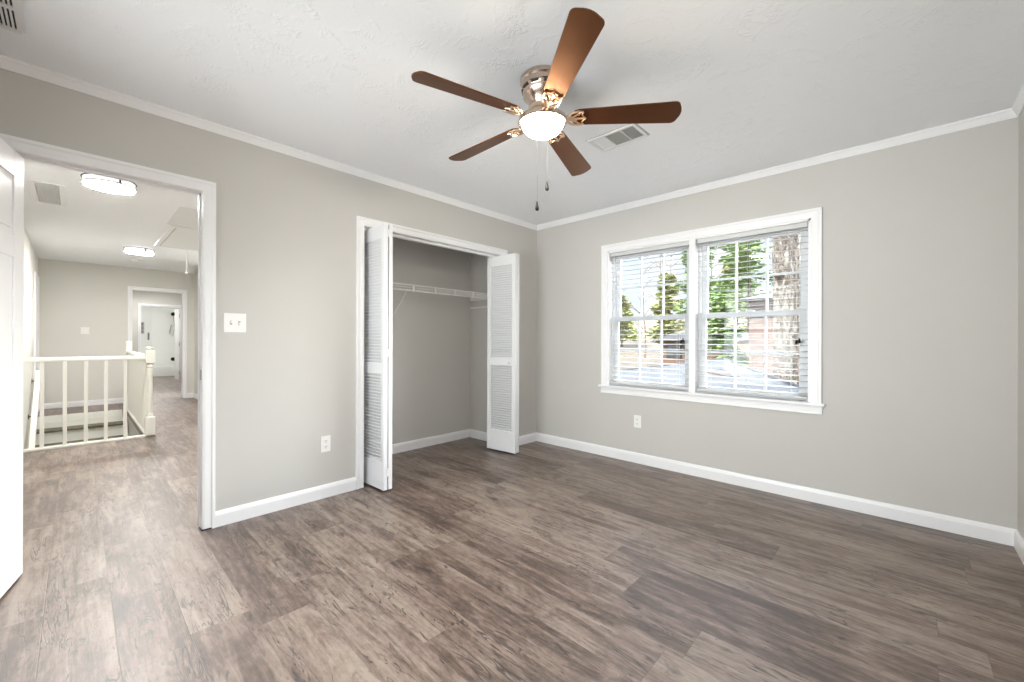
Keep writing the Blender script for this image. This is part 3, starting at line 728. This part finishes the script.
# ------------------------------------------------------------------ hall ceiling fixtures
def led(loc, r, label):
    t = thing('flush_light', loc, label, 'ceiling light', 'round flush lights along the hall ceiling')
    B().lathe([(.001, 0), (r * .80, 0), (r * .80, -.012), (.001, -.012)], 40).done('mount_plate', GRILLE, t, smooth=True)
    B().lathe([(.001, -.012), (r * .94, -.012), (r * .95, -.016), (r * .95, -.070), (.001, -.070)], 48).done('side_band', LEDS, t, smooth=True)
    B().lathe([(.001, -.071), (r * .95, -.071), (r * .93, -.078), (r * .5, -.084), (.001, -.086)], 48).done('diffuser', LEDM, t, smooth=True)
    for z in (-.022, -.068): B().tube([(r * .985 * math.cos(2 * PI * k / 48), r * .985 * math.sin(2 * PI * k / 48), z) for k in range(48)], .0055, 8, True).done('metal_ring', LEDRING, t, smooth=True)
    for a in (20, 140, 260): B().box(r * .965, r * .985, -.006, .006, -.068, -.022, Matrix.Rotation(R(a), 4, 'Z')).done('ring_post', LEDRING, t)
    return t
l0 = led((-1.63, -3.42, CH), .162, 'round lit flush light with two metal rings, nearest of the hall ceiling lights')
dup(l0, (-4.85, -2.99, CH), label='round lit flush light in the hall between the smoke alarm and the attic hatch')
dup(l0, (-10.6, -2.32, CH), scale=.6, label='round lit flush light beyond the far hall doorway, just under its head')
led((-12.7, -2.1, CH), .10, 'round lit flush light of the bathroom behind the last doorway head')
sd = thing('smoke_alarm', (-6.05, -2.92, CH), 'small white round smoke alarm on the far hall ceiling', 'smoke alarm')
B().lathe([(.001, 0), (.066, 0), (.066, -.018), (.056, -.034), (.030, -.040), (.001, -.040)], 32).done('body', PLATE, sd, smooth=True)
B().lathe([(.058, -.019), (.0675, -.019), (.0675, -.023), (.058, -.023)], 32).done('vent_band', RECEP, sd, smooth=True)
hg = thing('hall_grille', (-2.52, -3.777, CH), 'white framed square hole grille in the hall ceiling near the doorway', 'air vent')
B().box(-.35, .35, -.07, .07, -.0012, -.0002).done('duct_back', DUCT, hg)
q = B().box(-.385, -.352, -.105, .105, -.008, 0).box(.352, .385, -.105, .105, -.008, 0).box(-.352, .352, -.105, -.07, -.008, 0).box(-.352, .352, .07, .105, -.008, 0)
for i in range(11): y = -.07 + .14 * i / 10; q.box(-.352, .352, y - .0016, y + .0016, -.008, -.001)
for i in range(29): x = -.352 + .704 * i / 28; q.box(x - .0032, x + .0032, -.07, .07, -.0075, -.0012)
q.done('grid_face', GRILLE, hg)
ah = thing('attic_hatch', (-3.75, -2.52, CH), 'white framed attic hatch in the hall ceiling with a pull cord', 'hatch')
HP = [(0, 0), (.060, 0), (.060, -.006), (.045, -.011), (.008, -.011), (0, -.006)]
q = B(); hx, hy = .68, .29
q.sweep(HP, (-hx, -hy, 0), (hx, -hy, 0), (0, -1, 0), zu, -1, 1).sweep(HP, (-hx, hy, 0), (hx, hy, 0), (0, 1, 0), zu, -1, 1)
q.sweep(HP, (-hx, -hy, 0), (-hx, hy, 0), (-1, 0, 0), zu, -1, 1).sweep(HP, (hx, -hy, 0), (hx, hy, 0), (1, 0, 0), zu, -1, 1)
q.done('frame', TRIM, ah)
B().box(-hx + .006, hx - .006, -hy + .006, hy - .006, -.006, -.001).done('panel', TRIM, ah)
B().box(-hx, hx, -hy, hy, -.001, -.0003).done('gap', DUCT, ah)
cd = B().tube([(-.64, 0, -.006), (-.64, 0, -.345)], .0022, 6).done('pull_cord', WIRE, ah)
B().lathe([(0, .016), (.010, .012), (.018, 0), (.010, -.014), (0, -.016)], 14, c=(-.64, 0, -.352)).done('cord_knob', PLATE, cd, smooth=True)
cp = thing('ceiling_panel', (-2.55, -2.62, CH), 'faint flush ceiling panel between the doorway and the attic hatch', 'panel')
B().box(-.44, .44, -.29, .29, -.004, 0).done('panel', GRILLE, cp, bevel=.004)
hs = thing('light_switch', (-7.1, -3.50, 1.285), 'small white switch plate on the far hall wall above the stairs', 'light switch')
B().box(0, .006, -.052, .052, -.060, .060).done('plate', PLATE, hs, bevel=.003)
B().box(.006, .010, -.016, .016, -.033, .033).done('rocker', PLATE, hs, bevel=.002)

# ------------------------------------------------------------------ stair railing, stairs, wall handrail
RX_ = -3.40
rl = thing('stair_railing', (RX_, -3.50, 0), 'off white wooden railing with square balusters around the stair opening', 'railing')
HR = [(-.030, 0), (-.032, .020), (-.024, .046), (.024, .046), (.032, .020), (.030, 0)]
q = B().sweep(HR, (0, -.518, .905), (0, .455, .905), (1, 0, 0), zu); q.done('handrail', RAIL, rl, bevel=.003)
q = B().sweep(HR, (-.04, .49, .905), (-2.68, .49, .905), (0, 1, 0), zu); q.done('handrail', RAIL, rl, bevel=.003)
B().box(-.045, .045, -.518, .545, 0, .022).done('base_shoe', RAIL, rl, bevel=.004)
B().box(-2.75, -.04, .452, .53, 0, .020).done('base_shoe', RAIL, rl, bevel=.004)
bal = None
def baluster(x, y):
    global bal
    if bal is None:
        bal = B().box(-.0155, .0155, -.0155, .0155, .022, .905).done('baluster', RAIL, rl, bevel=.002)
        o_ = bal
    else:
        o_ = bal.copy(); COL.objects.link(o_); o_.parent = rl
    o_.location = (x, y, 0)
for y in (-3.845, -3.685, -3.530, -3.375, -3.218): baluster(0, y + 3.50)
x = -.17
while x > -2.6: baluster(x, .49); x -= .125
def newel(x, y, hgt, h=.045):
    q = B()
    q.box(x - h, x + h, y - h, y + h, 0, .225).box(x - h, x + h, y - h, y + h, hgt - .185, hgt - .035)
    q.lathe([(.044, .225), (.030, .240), (.034, .255), (.026, .275), (.024, .60), (.026, hgt - .240), (.036, hgt - .225), (.026, hgt - .205), (.040, hgt - .185)], 20, c=(x, y, 0))
    q.lathe([(.040, hgt - .035), (.030, hgt - .026), (.044, hgt - .012), (.030, hgt + .004), (0, hgt + .010)], 20, c=(x, y, 0))
    return q.done('newel_post', RAIL, rl, bevel=.002)
newel(-.0, .495, 1.045); newel(-2.72, .490, 1.10, .032)
st = thing('staircase', (SX0, -3.52, 0), 'flight of stairs with white risers and dark olive treads going down behind the railing', 'stairs')
for i in range(9):
    x0 = .27 * i; z1 = -.185 * i
    B().box(x0 - .004, x0 + .016, -.498, .438, z1 - .185, z1 - (.022 if i else .12)).done('riser', RAIL, st)
    if i == 0: B().box(x0 - .0, x0 + .020, -.498, .438, z1 - .12, z1 - .002).done('nosing', RAIL, st, bevel=.003)
    B().box(x0 + .016, x0 + .310, -.498, .438, z1 - .185 - .024, z1 - .185).done('tread', CARPET, st, bevel=.003)
B().sweep([(0, -.34), (0, 0), (.048, 0), (.048, -.34)], (.06, .440, -.145), (2.5, .440, -1.81), (0, 1, 0), zu).done('skirt_board', RAIL, st)
hr = thing('wall_handrail', (-5.45, -3.965, .53), 'white handrail on black brackets sloping down the stairwell wall', 'handrail')
s_ = .185 / .27
B().sweep([(-.024, -.028), (-.028, 0), (-.022, .028), (.022, .028), (.028, 0), (.024, -.028)], (-.22, 0, .22 * s_), (1.75, 0, -1.75 * s_), (0, 1, 0), zu).done('rail', RAIL, hr, bevel=.003)
for xx in (-.15, .45, 1.45):
    z = -xx * s_
    B().tube([(xx, 0, z - .030), (xx, -.010, z - .060), (xx, -.050, z - .072)], .007, 8).box(xx - .015, xx + .015, -.055, -.049, z - .10, z - .04).done('bracket', BLACK, hr)

# ------------------------------------------------------------------ bathroom at the end
tb = thing('bathtub', (-13.95, -1.75, 0), 'white bathtub front at the very end of the hall view', 'bathtub')
q = B().box(.33, .37, -.62, .62, 0, .300).box(-.33, -.27, -.62, .62, 0, .300).box(-.27, .33, -.62, -.55, 0, .300).box(-.27, .33, .55, .62, 0, .300).box(-.27, .33, -.55, .55, 0, .06)
q.done('tub_body', BATH, tb, bevel=.012)
B().box(-.345, -.335, -.20, .62, .30, 2.20).done('surround_panel', BATH, tb, bevel=.003)
for nm, z, lb in (('shower_head', 1.97, 'round black shower head'), ('tub_spout', .50, 'round black tub spout')):
    q = B().lathe([(0, 0), (.055, 0), (.060, .01), (.058, .030), (.02, .045), (0, .046)], 20).move(Matrix.Translation((-.335, .325, z)) @ Matrix.Rotation(R(90), 4, 'Y'))
    tag(q.done(nm, BLACK, tb, smooth=True), lb)
B().tube([(-.30, .33, 1.90), (-.27, .36, 1.5), (-.25, .30, 1.25), (-.27, .23, 1.35), (-.30, .28, 1.62)], .010, 8).done('shower_hose', STEEL, tb, smooth=True)
gp = thing('wall_vent', (-14.29, -2.235, 1.50), 'small grey gridded panel on the white bathroom wall', 'vent')
q = B().box(0, .014, -.095, .095, -.175, .175); q.done('plate', GREYT, gp)
q = B()
for i in range(4): z = -.175 + .35 * i / 3; q.box(.014, .020, -.095, .095, z - .008, z + .008)
for i in range(3): y = -.095 + .19 * i / 2; q.box(.014, .020, y - .008, y + .008, -.175, .175)
q.done('grid', RECEP, gp)
tb2 = thing('towel_hook', (-14.30, -2.03, 1.24), 'short dark upright bar on the white bathroom wall beside the grey panel', 'hook')
B().box(.016, .034, -.022, .022, -.115, .115).box(0, .016, -.012, .012, -.09, -.06).box(0, .016, -.012, .012, .06, .09).done('bar', GREYT, tb2, bevel=.004)
bd = thing('bathroom_door', (-11.52, BY1 - .01, .01), 'white bathroom door pushed open inside the far doorway', 'door')
q = B().box(-.74, 0, -.035, 0, 0, 2.0)
q.done('door_leaf', TRIM, bd, bevel=.003)
for z in (.22, 1.0, 1.78): B().lathe([(.008, -.05), (.008, .05)], 10, c=(.012, -.030, z)).done('hinge', STEEL, bd, smooth=True)

# ------------------------------------------------------------------ outside the window
xy = [(-70, -20, -3.2), (70, -20, -3.2), (70, 14, -3.0), (-70, 14, -3.0), (70, 45, 2.2), (-70, 45, 2.2), (70, 80, 6.5), (-70, 80, 6.5)]
bm = bmesh.new(); V = [bm.verts.new(p) for p in xy]
for f in ((0, 1, 2, 3), (3, 2, 4, 5), (5, 4, 6, 7)): bm.faces.new([V[i] for i in f])
q = B(); q.bm.free(); q.bm = bm; struct(q, 'ground', LITTER, 'leaf covered ground rising to the woods outside', 'ground')

P, Lp, Rp = Vector((.797, 4, .829)), Vector((-1.003, 3, .529)), Vector((2.43, 1, .67))
nrm = (Lp - P).cross(Rp - P).normalized(); nrm = nrm if nrm.z > 0 else -nrm
ux = (P - Lp).normalized(); uy = nrm.cross(ux)
M = Matrix((ux, uy, nrm)).transposed().to_4x4(); M.translation = P; Mi = M.inverted()
def onplane(x, y): return Vector((x, y, P.z - (nrm.x * (x - P.x) + nrm.y * (y - P.y)) / nrm.z))
far_l = P + (Lp - P) * 2.6; far_r = P + (Rp - P) * 1.16
poly = [P, far_l, onplane(far_l.x - .2, .16), onplane(far_r.x, .16), far_r]
rf = thing('lower_roof', P, 'grey shingled lower roof just outside the window', 'roof')
rf.matrix_world = M
pts = [(Mi @ p_)[:2] for p_ in poly]
q = B().poly([(p_[0], p_[1]) for p_ in pts], .02); q.done('shingles', SHINGLE, rf)
q = B().poly([(p_[0] * .99, p_[1] * .99 + .0) for p_ in pts], .14).move(Matrix.Translation((0, 0, -.085))); q.done('roof_deck', OUTW, rf)
q = B()
for a_, c_ in ((P, far_l), (P, far_r)):
    a2, c2 = Mi @ a_, Mi @ c_; q.tube([a2 + Vector((0, 0, .008)), c2 + Vector((0, 0, .008))], .022, 8)
q.done('ridge_cap', SHINGLE, rf)
br_ = onplane(1.1, 2.2)
q = B().tube([(0, 0, .02), (.22, -.10, .05), (.50, -.28, .03), (.78, -.42, .03)], [.012, .012, .009, .005], 6).tube([(.22, -.10, .05), (.40, -.08, .09), (.55, -.02, .06)], [.008, .006, .003], 6)
q.done('fallen_branch', TWIGD, loc=br_ + Vector((-.2, .1, .012)))
tag(bpy.data.objects['fallen_branch'], 'bare forked branch lying on the lower grey roof', 'branch')

tr = thing('pine_tree', (1.20, 7.0, -3.05), 'thick pale pine trunk just outside the window', 'tree')
q = B(); pts = []; rads = []
for i in range(40):
    z = 13.0 * i / 39; pts.append((.05 * math.sin(z * .5), .04 * math.cos(z * .4), z)); rads.append(.34 * (1 + .5 * math.exp(-z * 2)) * (1 - z / 26) * (1 + .02 * math.sin(z * 5)))
q.tube(pts, rads, 28)
for v_ in q.bm.verts:
    a_ = math.atan2(v_.co.y, v_.co.x); f_ = 1 + .045 * math.sin(a_ * 11 + v_.co.z * 1.3) + .03 * math.sin(a_ * 17 - v_.co.z * 2.1); v_.co.x *= f_; v_.co.y *= f_
q.lathe([(.001, -.10), (.11, -.06), (.12, 0), (.08, .05), (.001, .07)], 14, M=Matrix.Translation((-.10, -.30, 5.65)) @ Matrix.Rotation(R(80), 4, 'X'))
q.done('trunk', BARK, tr, smooth=True)

def needles(q, c, rx, rz, n, size, rnd):
    for _ in range(n):
        while True:
            d = Vector((rnd.uniform(-1, 1), rnd.uniform(-1, 1), rnd.uniform(-1, 1)))
            if d.length < 1: break
        p = Vector(c) + Vector((d.x * rx, d.y * rx, d.z * rz)); s = size * rnd.uniform(.6, 1.3)
        e = Matrix.Rotation(rnd.uniform(0, 6.28), 4, 'Z') @ Matrix.Rotation(rnd.uniform(-.9, .9), 4, 'X')
        vs_ = [q.bm.verts.new(p + e @ Vector(k)) for k in ((-s, -.25 * s, 0), (0, -.4 * s, .1 * s), (s, 0, 0), (0, .4 * s, .1 * s), (-s, .25 * s, 0))]
        q.bm.faces.new(vs_)
def bare_tree_mesh(rnd, hgt):
    q = B(); base = .045 + .004 * hgt
    pts = [(0, 0, 0)]; x = y = 0
    for i in range(1, 9): x += rnd.uniform(-.10, .10); y += rnd.uniform(-.10, .10); pts.append((x, y, hgt * i / 8))
    q.tube(pts, [base * (1 - .85 * i / 8) for i in range(9)], 8)
    for _ in range(int(hgt * 2.2)):
        i = rnd.randint(2, 8); f = pts[i]; a = rnd.uniform(0, 6.28); ln = rnd.uniform(.7, 2.4) * (1.15 - i / 12)
        m_ = (f[0] + ln * .5 * math.cos(a), f[1] + ln * .5 * math.sin(a), f[2] + ln * .35)
        e_ = (f[0] + ln * math.cos(a + .2), f[1] + ln * math.sin(a + .2), f[2] + ln * rnd.uniform(.5, .95))
        q.tube([f, m_, e_], [.030, .020, .008], 5)
        for __ in range(2):
            a2 = a + rnd.uniform(-1, 1); q.tube([m_, (m_[0] + ln * .45 * math.cos(a2), m_[1] + ln * .45 * math.sin(a2), m_[2] + ln * .35)], [.014, .005], 4)
    return q
rnd = random.Random(11)
def along(u, y):
    """ground x at depth y that the eye meets in the direction of picture column u"""
    sx = (u - 512) / 412.95; fx, fy = -math.sin(R(43.445)), math.cos(R(43.445))
    dx_, dy_ = fx + sx * fy, fy - sx * fx
    return 3.033 + dx_ / dy_ * (y + 3.605)
def gz(y): return -3.0 if y < 14 else -3.0 + (y - 14) * 5.2 / 31
spots = [(612, 20), (624, 26), (633, 17), (645, 30), (652, 22), (668, 33), (676, 24), (686, 18), (706, 27), (717, 34), (733, 30), (742, 24), (600, 31), (590, 23), (756, 36), (660, 41), (640, 42), (618, 38), (822, 30), (838, 26), (606, 27), (628, 23), (656, 19), (679, 29), (693, 37), (648, 36), (614, 46), (636, 48), (670, 47), (685, 44), (712, 43), (728, 47), (603, 22), (610, 34), (617, 29), (630, 33), (637, 26), (643, 44), (651, 28), (663, 38), (674, 34), (684, 39), (602, 40), (626, 44), (655, 46), (690, 31), (704, 37), (720, 39)]
EVG = [(722, 13.5, 1.15), (668, 27, 1.7), (700, 24.5, 1.8), (748, 21.2, 1.8), (737, 33, 2.2), (622, 35, 1.9)]
def clear_spot(u, y):
    x = along(u, y)
    if y < 22 and x > along(749, 10) - 2.6: return False
    if 14 < y < 22 and along(661, 16) - 2.6 < x < along(661, 16) + 6.2: return False
    return all(math.hypot(x - along(a, c), y - c) > r_ + 2.5 for a, c, r_ in EVG)
kept = []
for q_ in spots:
    if clear_spot(*q_) and all(math.hypot(along(*q_) - along(*k_), q_[1] - k_[1]) > 4.4 for k_ in kept): kept.append(q_)
spots = kept
protos = []
for i, (u, y) in enumerate(spots):
    lab = 'bare grey brown woodland tree beyond the lower roof'
    t = thing('bare_tree', (along(u, y), y, gz(y)), lab, 'tree', 'bare woodland trees outside the window', rotz=rnd.uniform(0, 6.28))
    if i < 4:
        o_ = bare_tree_mesh(rnd, rnd.uniform(9, 13)).done('trunk', TWIG if i % 2 else TWIGD, t, smooth=True); protos.append(o_)
    else:
        o_ = protos[i % 4].copy(); COL.objects.link(o_); o_.parent = t
thin = thing('young_tree', (along(800, 6.0), 6.0, -3.05), 'thin dark young trunk standing between the big pine and the window edge', 'tree')
B().tube([(0, 0, 0), (.02, 0, 2), (-.01, .02, 3.6), (.02, 0, 5.2)], [.05, .05, .045, .03], 8).tube([(-.01, .02, 3.6), (.25, .1, 4.4), (.3, .1, 5)], [.03, .02, .01], 6).done('trunk', TWIGD, thin, smooth=True)

def conifer(u, y, z0, z1, rad, mat, label, dense=1.0, crown_from=.1):
    x = along(u, y); t = thing('evergreen_tree', (x, y, gz(y)), label, 'tree'); H = z1 - gz(y)
    B().tube([(0, 0, 0), (.03, .02, H * .5), (0, 0, H * .97)], [.14, .09, .02], 8).done('trunk', TWIGD, t, smooth=True)
    q = B(); r_ = random.Random(int(u * 7 + y)); c0 = z0 - gz(y); n = int(7 * dense)
    for k in range(n):
        f = k / (n - 1); zc = c0 + (H - c0) * f; rr = rad * (1 - .65 * f)
        for _ in range(4):
            a = r_.uniform(0, 6.28); d = r_.uniform(.3, .8) * rr
            needles(q, (d * math.cos(a), d * math.sin(a), zc + r_.uniform(-.3, .3)), rr * .55, rad * .24, 150, .085 + .0035 * y, r_)
    q.done('foliage', mat, t)
conifer(722, 13.5, -1.0, 2.4, 1.15, NEEDLE, 'bushy green evergreen right above the lower roof ridge')
conifer(668, 27, 1.5, 6.0, 1.7, NEEDLEY, 'yellow green pine behind the nearer window half')
conifer(700, 24.5, 3.0, 8.5, 1.8, NEEDLE, 'tall green pine rising behind the mullion')
conifer(748, 21.2, 3.4, 9.3, 1.8, NEEDLE, 'tall green pine close beside the thick trunk, its crown high')
conifer(737, 33, 2.0, 9.0, 2.2, NEEDLEY, 'far yellow green pine between the two tall green ones')
conifer(622, 35, 1.5, 5.2, 1.9, NEEDLEY, 'far yellow green pine low behind the nearer window half')

def house(x0, x1, y0, y1, z0, z1, mat, label, wins, roofh):
    t = thing('brick_house', ((x0 + x1) / 2, y0, z0), label, 'house'); L = Matrix.Translation((-(x0 + x1) / 2, -y0, -z0))
    B().box(x0, x1, y0, y1, z0, z1).move(L).done('wall', mat, t)
    k = B().sweep([(-.4, 0), (y1 - y0 + .4, 0), ((y1 - y0) / 2, roofh)], (x0 - .3, y0, z1), (x1 + .3, y0, z1), (0, 1, 0), zu).move(L); k.done('roof', ROOFD, t)
    for (a, c, d, e) in wins:
        f = B().box(a - .06, c + .06, y0 - .04, y0 + .02, d - .06, e + .06).move(L).done('window_frame', ROOFD, t)
        B().box(a, c, y0 - .06, y0 - .03, d, e).move(L).done('pane', DARKWIN, f)
house(along(749, 10), along(749, 10) + 9, 10, 17, -3.0, 2.35, BRICKP, 'pale red brick house behind the thick pine trunk', [], 0.5)
xh = along(661, 16)
house(xh, xh + 3.4, 16, 20, -2.7, 1.15, BRICKO, 'small orange brick house low beyond the nearer window half', [(xh + .35, xh + .95, .35, .95), (xh + 1.5, xh + 2.1, .35, .95)], .4)
